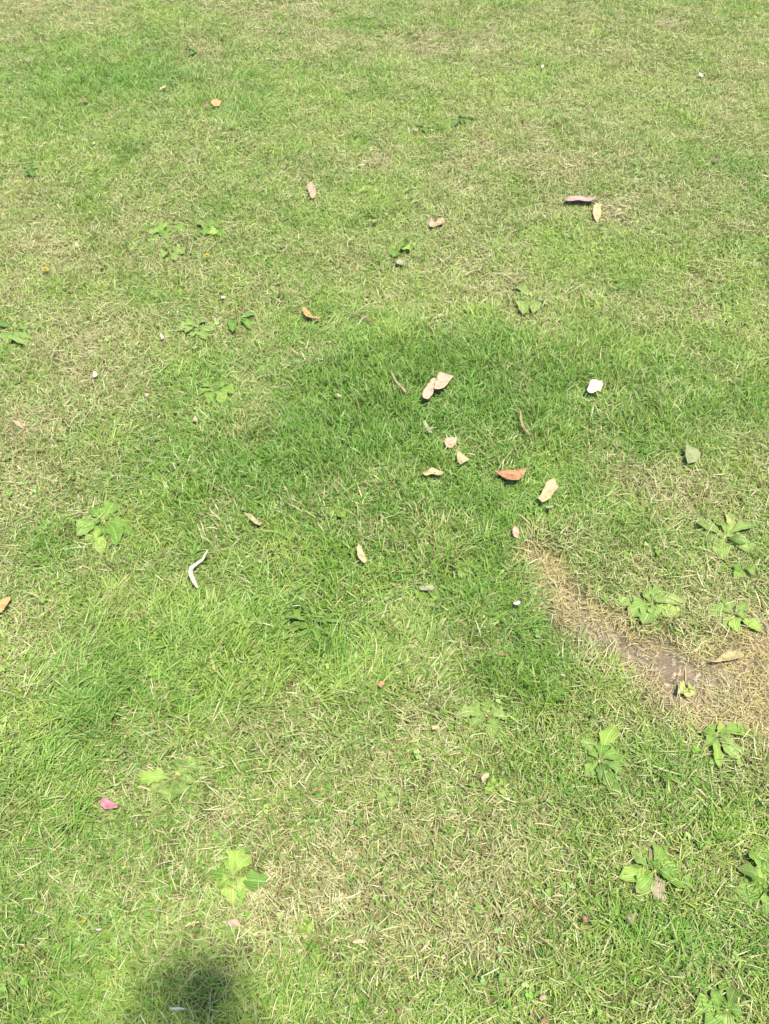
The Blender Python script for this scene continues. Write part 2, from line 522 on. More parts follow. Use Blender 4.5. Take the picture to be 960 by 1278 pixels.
def flat_piece(name, pts, mat, curl=.2, tilt=(0, 0), thick=.0006, lift=0.0, stem=None, seed=0):
    """irregular flat piece (leaf, bark flake, petal) from its outline, curled, with thickness"""
    rr = random.Random(seed * 31 + 5)
    cx = sum(p[0] for p in pts) / len(pts); cy = sum(p[1] for p in pts) / len(pts)
    c0 = ground_at(cx, cy)
    zl = z_cover(c0.x, c0.y) + lift * .6
    c = ground_at(cx, cy, zl)
    P = np.array([pix(a, b, c.z)[:2] - np.array([c.x, c.y]) for a, b in pts])
    P = P * np.array([[1 + rr.uniform(-.10, .08)] for _ in P])
    # roughen the outline
    out = []
    n = len(P)
    for i in range(n):
        a, b = P[i], P[(i + 1) % n]
        L = np.linalg.norm(b - a)
        m = max(1, int(L / .005))
        nrm = np.array([b[1] - a[1], a[0] - b[0]]) / (L + 1e-9)
        for j in range(m):
            q = a + (b - a) * j / m
            if j: q = q + nrm * rr.uniform(-.0012, .0010)
            out.append(q)
    out = np.array(out)
    cov = np.cov(out.T)
    w, v = np.linalg.eigh(cov)
    ax = v[:, 1]; bx = v[:, 0]
    ml = np.abs(out @ ax).max(); mw = np.abs(out @ bx).max()
    # interior points
    st = max(.0035, mw / 3)
    ins = []
    for i in np.arange(out[:, 0].min(), out[:, 0].max(), st):
        for j in np.arange(out[:, 1].min(), out[:, 1].max(), st):
            q = np.array([i + rr.uniform(-.2, .2) * st, j + rr.uniform(-.2, .2) * st])
            if poly_sd(q[0:1], q[1:2], out)[0] > st * .45: ins.append(q)
    vin = [Vector(q) for q in out] + [Vector(q) for q in ins]
    ed = [(i, (i + 1) % len(out)) for i in range(len(out))]
    vo, eo, fo, *_ = mgeo.delaunay_2d_cdt(vin, ed, [], 1, 1e-6)
    Q = np.array([[q.x, q.y] for q in vo])
    a = Q @ ax; b = Q @ bx
    sd = np.maximum(poly_sd(Q[:, 0], Q[:, 1], out), 0)
    ph = rr.uniform(0, 6.28)
    curl = curl * .7
    z = curl * ((a / (ml + 1e-6)) ** 2) * ml * .55 + curl * ((b / (mw + 1e-6)) ** 2) * mw * rr.uniform(.2, .9)
    z = z + .10 * mw * np.sin(a / (ml + 1e-6) * 5 + ph) + .18 * mw * np.abs(b) / (mw + 1e-6)
    z = z + 0.0016 * (vnoise(Q[:, 0] * 160 + ph, Q[:, 1] * 160, 7) - .5)
    z = z - z.mean() + tilt[0] * a + tilt[1] * b
    me = bpy.data.meshes.new(name)
    me.from_pydata([(q[0], q[1], zz) for q, zz in zip(Q, z)], [], [list(f) for f in fo])
    lcv = np.stack([np.abs(b) / (mw + 1e-6), 1 - np.clip(sd / (mw * .6 + 1e-6), 0, 1), (a / ml + 1) / 2, np.ones_like(a)], -1)
    set_lc(me, lcv)
    shade_smooth(me)
    o = link(name, me, mat)
    o.location = c
    so = o.modifiers.new('thickness', 'SOLIDIFY'); so.thickness = thick; so.offset = 0
    FOOT.append((c.x, c.y, ml * .8 + .006, .42, ml * 1.0, mw * 1.1, ax))
    if stem:
        tube(name_stem(name), [ground_at(a_, b_, zl + dz) - c for a_, b_, dz in stem], [.0009, .0007, .0006, .0005][:len(stem)], mat, o)
    return o


def name_stem(n): return 'stalk'


def tube(name, pts, rad, mat, parent=None, sides=6, lc=True):
    pts = [Vector(p) for p in pts]
    vs_, fs = [], []
    n = len(pts)
    if isinstance(rad, (int, float)): rad = [rad] * n
    while len(rad) < n: rad = list(rad) + [rad[-1]]
    for i, p in enumerate(pts):
        t = (pts[min(i + 1, n - 1)] - pts[max(i - 1, 0)]).normalized()
        u = t.cross(Vector((0, 0, 1)))
        if u.length < 1e-3: u = t.cross(Vector((1, 0, 0)))
        u.normalize(); v = t.cross(u)
        for s in range(sides):
            a = 2 * math.pi * s / sides
            vs_.append(p + (u * math.cos(a) + v * math.sin(a)) * rad[i])
    for i in range(n - 1):
        for s in range(sides):
            fs.append((i * sides + s, i * sides + (s + 1) % sides, (i + 1) * sides + (s + 1) % sides, (i + 1) * sides + s))
    fs.append(tuple(range(sides))[::-1]); fs.append(tuple((n - 1) * sides + s for s in range(sides)))
    me = bpy.data.meshes.new(name)
    me.from_pydata([tuple(v) for v in vs_], [], fs)
    set_lc(me, [(0.5, .3, .5, 1)] * len(vs_))
    shade_smooth(me)
    return link(name, me, mat, parent)


def strip_piece(name, path, widths, mat, curl=.5, thick=.0008, lift=0.0, bend=0.0, seed=0):
    """ribbon of bark or rolled leaf along a path of photo pixels; widths in photo pixels"""
    rr = random.Random(seed * 17 + 3)
    cx, cy = path[len(path) // 2]
    c0 = ground_at(cx, cy)
    zl = z_cover(c0.x, c0.y) + lift * .6
    c = ground_at(cx, cy, zl)
    pxm = abs(pix(cx + 1, cy, c.z)[0] - pix(cx, cy, c.z)[0])
    raw = [Vector(pix(a, b, c.z)) for a, b in path]
    # resample smoothly (Catmull-Rom)
    P, W = [], []
    n = len(raw)
    for i in range(n - 1):
        p0, p1, p2, p3 = raw[max(i - 1, 0)], raw[i], raw[i + 1], raw[min(i + 2, n - 1)]
        for j in range(5):
            t = j / 5
            P.append(.5 * ((2 * p1) + (p2 - p0) * t + (2 * p0 - 5 * p1 + 4 * p2 - p3) * t * t + (3 * p1 - p0 - 3 * p2 + p3) * t ** 3))
            W.append(widths[i] * (1 - t) + widths[i + 1] * t)
    P.append(raw[-1]); W.append(widths[-1])
    m = len(P); K = 5
    V, LC, F = [], [], []
    for i, p in enumerate(P):
        s = i / (m - 1)
        t = (P[min(i + 1, m - 1)] - P[max(i - 1, 0)]).normalized()
        u = Vector((-t.y, t.x, 0))
        hw = W[i] * pxm * .5 * (1 + rr.uniform(-.10, .10))
        zb = bend * (s - .5) ** 2 * 4 + .0015 * math.sin(s * 9 + seed)
        for q in range(K):
            e = q / (K - 1) * 2 - 1
            z = curl * hw * (e * e) + zb
            V.append(p - c + u * (hw * e) + Vector((0, 0, z)))
            LC.append((abs(e), .4 + .6 * abs(e) ** 4, s, 1))
    for i in range(m - 1):
        for q in range(K - 1):
            F.append((i * K + q, i * K + q + 1, (i + 1) * K + q + 1, (i + 1) * K + q))
    me = bpy.data.meshes.new(name)
    me.from_pydata([tuple(v) for v in V], [], F)
    set_lc(me, LC); shade_smooth(me)
    o = link(name, me, mat)
    o.location = c
    so = o.modifiers.new('thickness', 'SOLIDIFY'); so.thickness = thick; so.offset = 0
    for i in range(0, m, 3):
        FOOT.append((P[i].x, P[i].y, W[i] * pxm * .5 + .006, .5, None, None, None))
    return o


def small_bit(px, py, w, h, ang, seed):
    """outline in photo pixels of a small irregular flake"""
    rr = random.Random(seed)
    n = rr.randint(5, 7)
    o = []
    for i in range(n):
        a = 2 * math.pi * i / n + rr.uniform(-.4, .4)
        k = rr.uniform(.55, 1.2)
        x, y = math.cos(a) * w / 2 * k, math.sin(a) * h / 2 * k
        ca, sa = math.cos(R(ang)), math.sin(R(ang))
        o.append((px + x * ca - y * sa, py + x * sa + y * ca))
    return o


Z4 = lambda p: polyzoom(p, 3.692, 460, 440)
G_LIT = 'fallen leaves and bark scattered on the lawn'
PIECES = [
    ('bark_flake', [(703.7, 247.5), (710, 244.7), (725, 243.7), (741.7, 247), (742.8, 248.7), (735.8, 252), (721.7, 250.5), (713.3, 252), (705, 251.3)],
     'pink', .30, (0, .25), .0022, .012, 'long narrow pinkish bark flake lying beside a pointed pale leaf', 'bark'),
    ('fallen_leaf', [(740.3, 258.3), (743.3, 257), (748.3, 260), (750.8, 266.7), (745.8, 275), (741.7, 270.8), (740, 265)],
     'peach', .3, (.2, 0), .0006, .008, 'small pointed pale leaf beside the long pinkish bark flake', 'leaf'),
    ('fallen_leaf', polyzoom([(190, 60), (205, 53), (222, 62), (225, 80), (218, 95), (203, 97), (200, 85), (192, 75)], 3, 320, 213),
     'beige', .35, (.2, .1), .0006, .008, 'beige notched leaf lying alone on short turf, far from the others', 'leaf'),
    ('fallen_leaf', polyzoom([(645, 200), (655, 185), (672, 190), (680, 180), (698, 180), (704, 192), (690, 205), (670, 205), (655, 215)], 3, 320, 213),
     'beige', .7, (0, .1), .0006, .006, 'crumpled beige leaf scrap with two humps below tiny green leaves', 'leaf'),
    ('fallen_leaf', polyzoom([(168, 515), (180, 511), (195, 525), (215, 540), (243, 549), (235, 557), (210, 555), (185, 545), (175, 530)], 3, 320, 213),
     'amber', .45, (.05, .2), .0006, .008, 'curled amber leaf with a drawn-out point at the edge of the lush grass', 'leaf'),
    ('fallen_leaf', Z4([(247, 195), (262, 165), (285, 130), (300, 119), (314, 120), (312, 145), (303, 168), (298, 190), (275, 215), (255, 210)]),
     'rose', .25, (.0, .12), .0008, .012, 'rosy tan narrow leaf touching a broader torn one in the lush grass', 'leaf'),
    ('fallen_leaf', Z4([(306, 140), (310, 122), (322, 100), (345, 95), (378, 100), (393, 112), (370, 135), (345, 165), (322, 173), (304, 164)]),
     'rose', .22, (.05, .10), .0008, .020, 'broad torn rosy tan leaf overlapping a narrower one in the lush grass', 'leaf'),
    ('fallen_leaf', polyzoom([(278, 185), (288, 150), (300, 148), (312, 145), (318, 150), (335, 147), (337, 165), (330, 190), (318, 180), (300, 195), (285, 190)], 3, 640, 426),
     'white', .3, (.1, .0), .0006, .010, 'whitish square leaf scrap with a jagged hem in green grass', 'leaf'),
    ('fallen_leaf', Z4([(345, 410), (360, 392), (410, 390), (405, 415), (385, 440), (365, 435), (352, 425)]),
     'rose', .3, (0, .1), .0006, .002, 'brownish leaf half sunk in grass just above a cream triangular scrap', 'leaf'),
    ('fallen_leaf', Z4([(405, 470), (415, 453), (435, 470), (467, 487), (440, 505), (422, 518), (410, 505)]),
     'cream', .3, (.1, .2), .0006, .008, 'small cream triangular leaf scrap between a brownish leaf and a wavy strip', 'leaf'),
    ('fallen_leaf', Z4([(248, 560), (262, 545), (290, 532), (330, 540), (345, 555), (340, 565), (315, 562), (285, 560), (260, 570)]),
     'cream', .55, (0, .1), .0006, .004, 'wavy pale tan leaf strip beside the cream triangular scrap', 'leaf'),
    ('fallen_leaf', Z4([(572, 545), (600, 543), (620, 536), (660, 540), (720, 535), (724, 545), (705, 575), (690, 598), (665, 600), (640, 592), (610, 560)]),
     'orange', .32, (0, .1), .0007, .010, 'orange-brown triangular leaf with a long point, beside a peach leaf', 'leaf'),
    ('fallen_leaf', Z4([(780, 668), (800, 640), (820, 600), (845, 580), (855, 578), (865, 600), (878, 625), (850, 655), (825, 675), (800, 690)]),
     'peach', .16, (.05, .0), .0008, .012, 'large flat peach leaf with blunt ends beside the orange-brown triangular leaf', 'leaf'),
    ('fallen_leaf', Z4([(664, 810), (675, 800), (690, 812), (695, 835), (688, 852), (672, 848), (663, 830)]),
     'rose', .3, (.1, 0), .0006, .006, 'small oval rosy leaf in the grass above the end of the bare track', 'leaf'),
    ('fallen_leaf', Z4([(248, 318), (262, 312), (285, 345), (292, 372), (275, 370)]),
     'grey', .4, (0, .2), .0006, .004, 'grey-green folded leaf under the torn rosy leaf', 'leaf'),
    ('fallen_leaf', polyzoom([(645, 385), (660, 395), (690, 405), (705, 420), (690, 445), (655, 455), (648, 430)], 3, 640, 426),
     'sage', .25, (.25, .2), .0006, .008, 'sage-coloured leaf tipped up in turf above a yellowed patch', 'leaf'),
    ('fallen_leaf', polyzoom([(735, 557), (755, 555), (780, 530), (810, 517), (850, 520), (862, 535), (855, 550), (820, 557), (785, 556), (760, 562), (738, 562)], 3, 640, 639),
     'olive', .25, (0, .15), .0007, .012, 'olive-tan pointed leaf lying on the bare dry patch', 'leaf'),
    ('fallen_leaf', polyzoom([(375, 140), (382, 124), (392, 128), (408, 155), (413, 180), (405, 188), (390, 178), (377, 160)], 3, 320, 639),
     'cream', .3, (.1, .1), .0006, .008, 'lone cream boat-shaped leaf in mid-length grass', 'leaf'),
    ('fallen_leaf', polyzoom([(-30, 360), (0, 335), (25, 318), (42, 315), (38, 330), (15, 365), (-15, 382)], 3, 0, 639),
     'amber', .2, (.1, .1), .0006, .010, 'yellowish tan willow-like leaf on pale dry turf', 'leaf'),
    ('fallen_leaf', [(306, 642), (312.5, 642.5), (327.5, 652.5), (325, 656), (315, 651)],
     'cream', .4, (.1, 0), .0006, .008, 'short narrow cream leaf lying slantwise near a broad-leaved weed', 'leaf'),
    ('fallen_leaf', polyzoom([(48, 300), (70, 300), (98, 312), (95, 328), (80, 325), (60, 312)], 3, 0, 426),
     'rose', .5, (.1, .1), .0006, .004, 'small pinkish brown rolled leaf on dry turf', 'leaf'),
    ('fallen_petal', polyzoom([(378, 440), (385, 428), (400, 435), (425, 448), (445, 465), (420, 470), (395, 475), (378, 465)], 3, 0, 852),
     'magenta', .3, (.1, .1), .0005, .010, 'bright pink petal, the only one, beside a broad-leaved weed', 'petal'),
    ('bark_flake', polyzoom([(632, 574), (665, 575), (700, 580), (690, 586), (650, 586), (633, 584)], 3, 0, 1065),
     'white', .2, (0, .1), .0012, .010, 'short straight white bark sliver in the shaded grass', 'bark'),
    ('fallen_leaf', polyzoom([(790, 385), (812, 372), (830, 378), (822, 392), (800, 397)], 3, 0, 0),
     'amber', .4, (.1, .2), .0006, .010, 'orange leaf in the far green turf with a dark fragment beside it', 'leaf'),
]
for i, (nm, pts, mt, cu, ti, th, li, lab, cat) in enumerate(PIECES):
    o = flat_piece(nm, pts, LIT[mt], cu, ti, th, li, seed=i + 1)
    tag(o, lab, cat, G_LIT)

STRIPS = [
    ('bark_strip', polyzoom([(779, 148), (760, 180), (735, 195), (717, 210), (716, 235), (728, 265), (742, 287)], 3, 0, 639), [1.2, 3.2, 4.4, 5.6, 5.6, 5.2, 3], 'white',
     .35, .0014, .012, .004, 'white bent bark strip shaped like a hook on long grass', 'bark'),
    ('bark_strip', Z4([(103, 92), (120, 120), (140, 150), (160, 172), (172, 190)]), [1, 2, 3, 3, 1.5], 'beige',
     .8, .001, .010, .006, 'thin straight tan bark strip beside the torn rosy leaf', 'bark'),
    ('bark_strip', Z4([(700, 280), (703, 305), (712, 345), (735, 372), (748, 384)]), [1, 2.2, 2.6, 2.2, 1], 'beige',
     .9, .001, .010, .006, 'thin curved tan bark strip in dark grass above the peach leaf', 'bark'),
    ('twig', polyzoom([(345, 545), (375, 541), (400, 550), (420, 560), (440, 568)], 3, 320, 213), [1, 1.6, 2.4, 4, 2], 'brown',
     1.0, .0015, .004, .0, 'reddish brown twig with a flake at its end, near the amber leaf', 'twig'),
    ('twig', polyzoom([(497, 288), (530, 272), (565, 258), (600, 244)], 6, 660, 200), [1.0, 1.2, 1.0, .7], 'brown',
     1.0, .0015, .006, .0, 'thin brown twig touching the end of the pinkish bark flake', 'twig'),
    ('twig', polyzoom([(900, 535), (920, 533), (945, 535)], 3, 320, 639), [1.5, 2, 1.2], 'red',
     1.0, .0015, .008, .0, 'short reddish twig in grass near the bare track', 'twig'),
    ('twig', [(653, 147), (654.5, 152), (653.5, 159)], [1, 1.6, 1], 'brown',
     1.0, .0015, .006, .0, 'tiny brown twig standing in far turf near dark weeds', 'twig'),
    ('bark_strip', [(528, 540), (536, 536), (545, 534)], [1, 2, 1], 'grey', .9, .001, .006, .002,
     'small greyish strip lying under the grey-green folded leaf', 'bark'),
]
for i, (nm, path, wd, mt, cu, th, li, be, lab, cat) in enumerate(STRIPS):
    o = strip_piece(nm, path, wd, LIT[mt], cu, th, li, be, seed=i + 1)
    tag(o, lab, cat, G_LIT)

BITS = [
    (106, 125, 6, 7, 20, 'brown', 'leaf_scrap', 'tiny brown leaf scrap in the far green turf', 'leaf'),
    (259, 131, 6, 5, 10, 'brown', 'leaf_scrap', 'dark brown fragment touching the orange leaf in far turf', 'leaf'),
    (875, 94, 9, 4, 15, 'white', 'fallen_petal', 'white petal far out on dry pale turf', 'petal'),
    (677, 83, 4, 4, 0, 'white', 'fallen_petal', 'tiny white petal beside a fresh green patch far out', 'petal'),
    (203, 109, 10, 4, -20, 'cream', 'leaf_scrap', 'narrow cream scrap in the far green turf', 'leaf'),
    (118, 467, 8, 9, 10, 'white', 'fallen_petal', 'small white petal on pale turf with no weed beside it', 'petal'),
    (202, 420, 6, 7, 0, 'white', 'fallen_petal', 'small white petal beside a broad-leaved weed cluster', 'petal'),
    (279, 371, 6, 5, 0, 'white', 'fallen_petal', 'tiny white petal above a weed cluster on dry turf', 'petal'),
    (477, 853, 9, 11, 25, 'orange', 'leaf_scrap', 'small orange-brown leaf scrap in lying grass', 'leaf'),
    (645, 753, 14, 7, -20, 'white', 'leaf_scrap', 'white leaf scrap at the edge of the bare track', 'leaf'),
    (703, 842, 8, 5, 10, 'cream', 'leaf_scrap', 'tiny cream scrap in green grass below the bare track', 'leaf'),
    (449, 1175, 22, 8, -5, 'peach', 'leaf_scrap', 'tan leaf scrap lying flat on strawy turf', 'leaf'),
    (292, 1152, 20, 13, 0, 'beige', 'leaf_scrap', 'beige leaf scrap below the star-shaped weed rosette', 'leaf'),
    (730, 1147, 7, 12, -15, 'red', 'leaf_scrap', 'upright reddish leaf scrap near a browned weed', 'leaf'),
    (678, 1245, 14, 10, 30, 'rose', 'leaf_scrap', 'curled rosy leaf scrap in strawy turf', 'leaf'),
    (681, 1273, 12, 7, 0, 'red', 'leaf_scrap', 'reddish scrap just below the curled rosy scrap', 'leaf'),
    (498, 1263, 8, 6, 20, 'red', 'leaf_scrap', 'small reddish scrap alone in strawy turf', 'leaf'),
    (606, 970, 10, 15, 30, 'cream', 'leaf_scrap', 'curled cream scrap beside a small light green weed', 'leaf'),
    (543, 908, 12, 8, 0, 'peach', 'leaf_scrap', 'pale flake in a dry spot beside a jagged weed', 'leaf'),
    (243, 523, 7, 6, 0, 'rose', 'leaf_scrap', 'tiny pinkish scrap below a glossy folded weed', 'leaf'),
    (183, 493, 6, 5, 0, 'rose', 'leaf_scrap', 'tiny pinkish scrap on short turf beside glossy folded weed', 'leaf'),
    (123, 1160, 11, 6, 0, 'white', 'fallen_petal', 'white petal beside a yellowed leaf on dark strawy grass', 'petal'),
    (104, 1150, 10, 6, -20, 'yellow', 'leaf_scrap', 'yellow leaf scrap beside a white petal', 'leaf'),
    (32, 1186, 9, 5, 10, 'yellow', 'leaf_scrap', 'small bright yellow scrap in grass, no petal beside it', 'leaf'),
    (325, 701, 8, 5, 20, 'cream', 'leaf_scrap', 'tiny cream curl in grass near the white bent bark strip', 'leaf'),
    (546, 256, 5, 5, 0, 'sage', 'leaf_scrap', 'tiny pale green scrap above the crumpled beige leaf', 'leaf'),
    (468, 276, 6, 5, 0, 'sage', 'leaf_scrap', 'tiny pale green scrap left of the crumpled beige leaf', 'leaf'),
    (518, 162, 8, 5, 25, 'sage', 'leaf_scrap', 'pale green leaf scrap beside dark far weeds', 'leaf'),
    (686, 632, 14, 5, -10, 'grey', 'leaf_scrap', 'grey dry scrap sunk in grass just under the peach leaf', 'leaf'),
    (500, 327, 11, 8, 0, 'grey', 'leaf_scrap', 'withered grey clump of leaf beside a bright small weed', 'leaf'),
    (893, 200, 6, 4, 0, 'brown', 'leaf_scrap', 'brown speck of leaf in greyish far turf', 'leaf'),
    (808, 533, 8, 6, 20, 'brown', 'leaf_scrap', 'brown scrap in yellowish green turf near sage leaf', 'leaf'),
    (424, 494, 12, 5, 25, 'rose', 'leaf_scrap', 'thin pinkish scrap deep in the lush grass', 'leaf'),
    (535, 734, 22, 8, -5, 'grey', 'leaf_scrap', 'grey dry leaf scrap beside a low weed in mid grass', 'leaf'),
]
for i, (x, y, w, h, an, mt, nm, lab, cat) in enumerate(BITS):
    o = flat_piece(nm, small_bit(x, y, w, h, an, i + 100), LIT[mt], random.Random(i).uniform(.3, .7), (.15, .1), .0006, .007, seed=i + 200)
    tag(o, lab, cat, G_LIT)


# ------------------------------------------------------------------ weeds
def weed_leaf(base, tip, width, mat, parent, origin, lobed=False, rise=.012, fold=.35, rr=random):
    ns, K = 12, 7
    d = tip - base
    L = d.length
    dh = Vector((d.x, d.y, 0)); dh.normalize()
    side = Vector((-dh.y, dh.x, 0))
    sway = rr.uniform(-.12, .12) * L
    roll = rr.uniform(-.35, .35)
    ph = rr.uniform(0, 6.28)
    V, LC, F = [], [], []
    for i in range(ns + 1):
        s = i / ns
        p = base + d * s + side * (sway * math.sin(math.pi * s)) + Vector((0, 0, rise * math.sin(math.pi * min(1, s ** .8))))
        if s < .2: wv = .13 + .4 * (s / .2) ** 3 * .4
        else:
            q = (s - .12) / .88
            wv = max(.0, math.sin(math.pi * q ** 1.25)) ** .6
        if lobed and s > .2: wv *= .62 + .38 * abs(math.cos(s * 13 + ph)) * (1 if s < .85 else .9)
        hw0 = max(width * .5 * wv, .0004)
        for j in range(K):
            e = j / (K - 1) * 2 - 1
            hw = hw0 * (1 + (.22 * math.sin(s * 11 + ph + (2.1 if e > 0 else 0)) + .10 * math.sin(s * 27 + 2 * ph)) * abs(e))
            ruf = .16 * math.sin(s * 13 + ph + e) * abs(e) ** 2
            z = fold * hw * abs(e) ** 1.3 + ruf * width * .5 + roll * hw * e
            V.append(p + side * (hw * e) + Vector((0, 0, z)) - origin)
            LC.append((abs(e), s, rr.random(), 1))
    for i in range(ns):
        for j in range(K - 1):
            F.append((i * K + j, i * K + j + 1, (i + 1) * K + j + 1, (i + 1) * K + j))
    me = bpy.data.meshes.new('leaf')
    me.from_pydata([tuple(v) for v in V], [], F)
    set_lc(me, LC); shade_smooth(me)
    return link('leaf', me, mat, parent)


def weed(cx, cy, leaves, label, mat='mid', lobed=False, seed=1, name='broad_leaved_weed', base_lift=.003, tip_lift=.007):
    rr = random.Random(seed)
    g = ground_at(cx, cy)
    root = bpy.data.objects.new(name, None)
    root.empty_display_size = .03
    COL.objects.link(root)
    root.location = g
    pxm = abs(pix(cx + 1, cy)[0] - pix(cx, cy)[0])
    ml = 0
    leaves = list(leaves)
    for _ in range(len(leaves) * 2 // 3):
        q = rr.choice(leaves); a = rr.uniform(0, 6.283); l_ = math.hypot(q[0] - cx, q[1] - cy) * rr.uniform(.45, .95)
        leaves.append((cx + math.cos(a) * l_, cy + math.sin(a) * l_ * .85, q[2] * rr.uniform(.6, .9)))
    lush = float(f_lush(np.array([g.x]), np.array([g.y]))[0])
    for lf in leaves:
        tx, ty, w = lf[:3]
        mt = WM[lf[3] if len(lf) > 3 else mat]
        up = tip_lift + (.006 if cy < 450 else 0) + .007 * lush + rr.uniform(-.005, .007)
        T = ground_at(tx, ty, up)
        bdir = (T - g); bdir.z = 0
        B = g + bdir * .06 + Vector((0, 0, base_lift + rr.uniform(0, .006)))
        # keep a believable width: foreshortened leaves were measured across
        weed_leaf(B, T, w * pxm * (1.6 if cy < 450 else 1.35), mt, root, g, lobed, rise=rr.uniform(.003, .010), fold=rr.uniform(.05, .40), rr=rr)
        ml = max(ml, (T - g).length)
        mid = B.lerp(T, .6)
        FOOT.append((mid.x, mid.y, w * pxm * .52 + .003, .56, None, None, None))
    # crown where the leaves meet
    cr = []
    tube('crown', [Vector((0, 0, -.004)), Vector((0, 0, .004)), Vector((0, 0, .010))], [.0035, .004, .0015], WM['yellow'], root)
    tag(root, label, 'weed', 'broad-leaved weeds growing in the lawn')
    return root


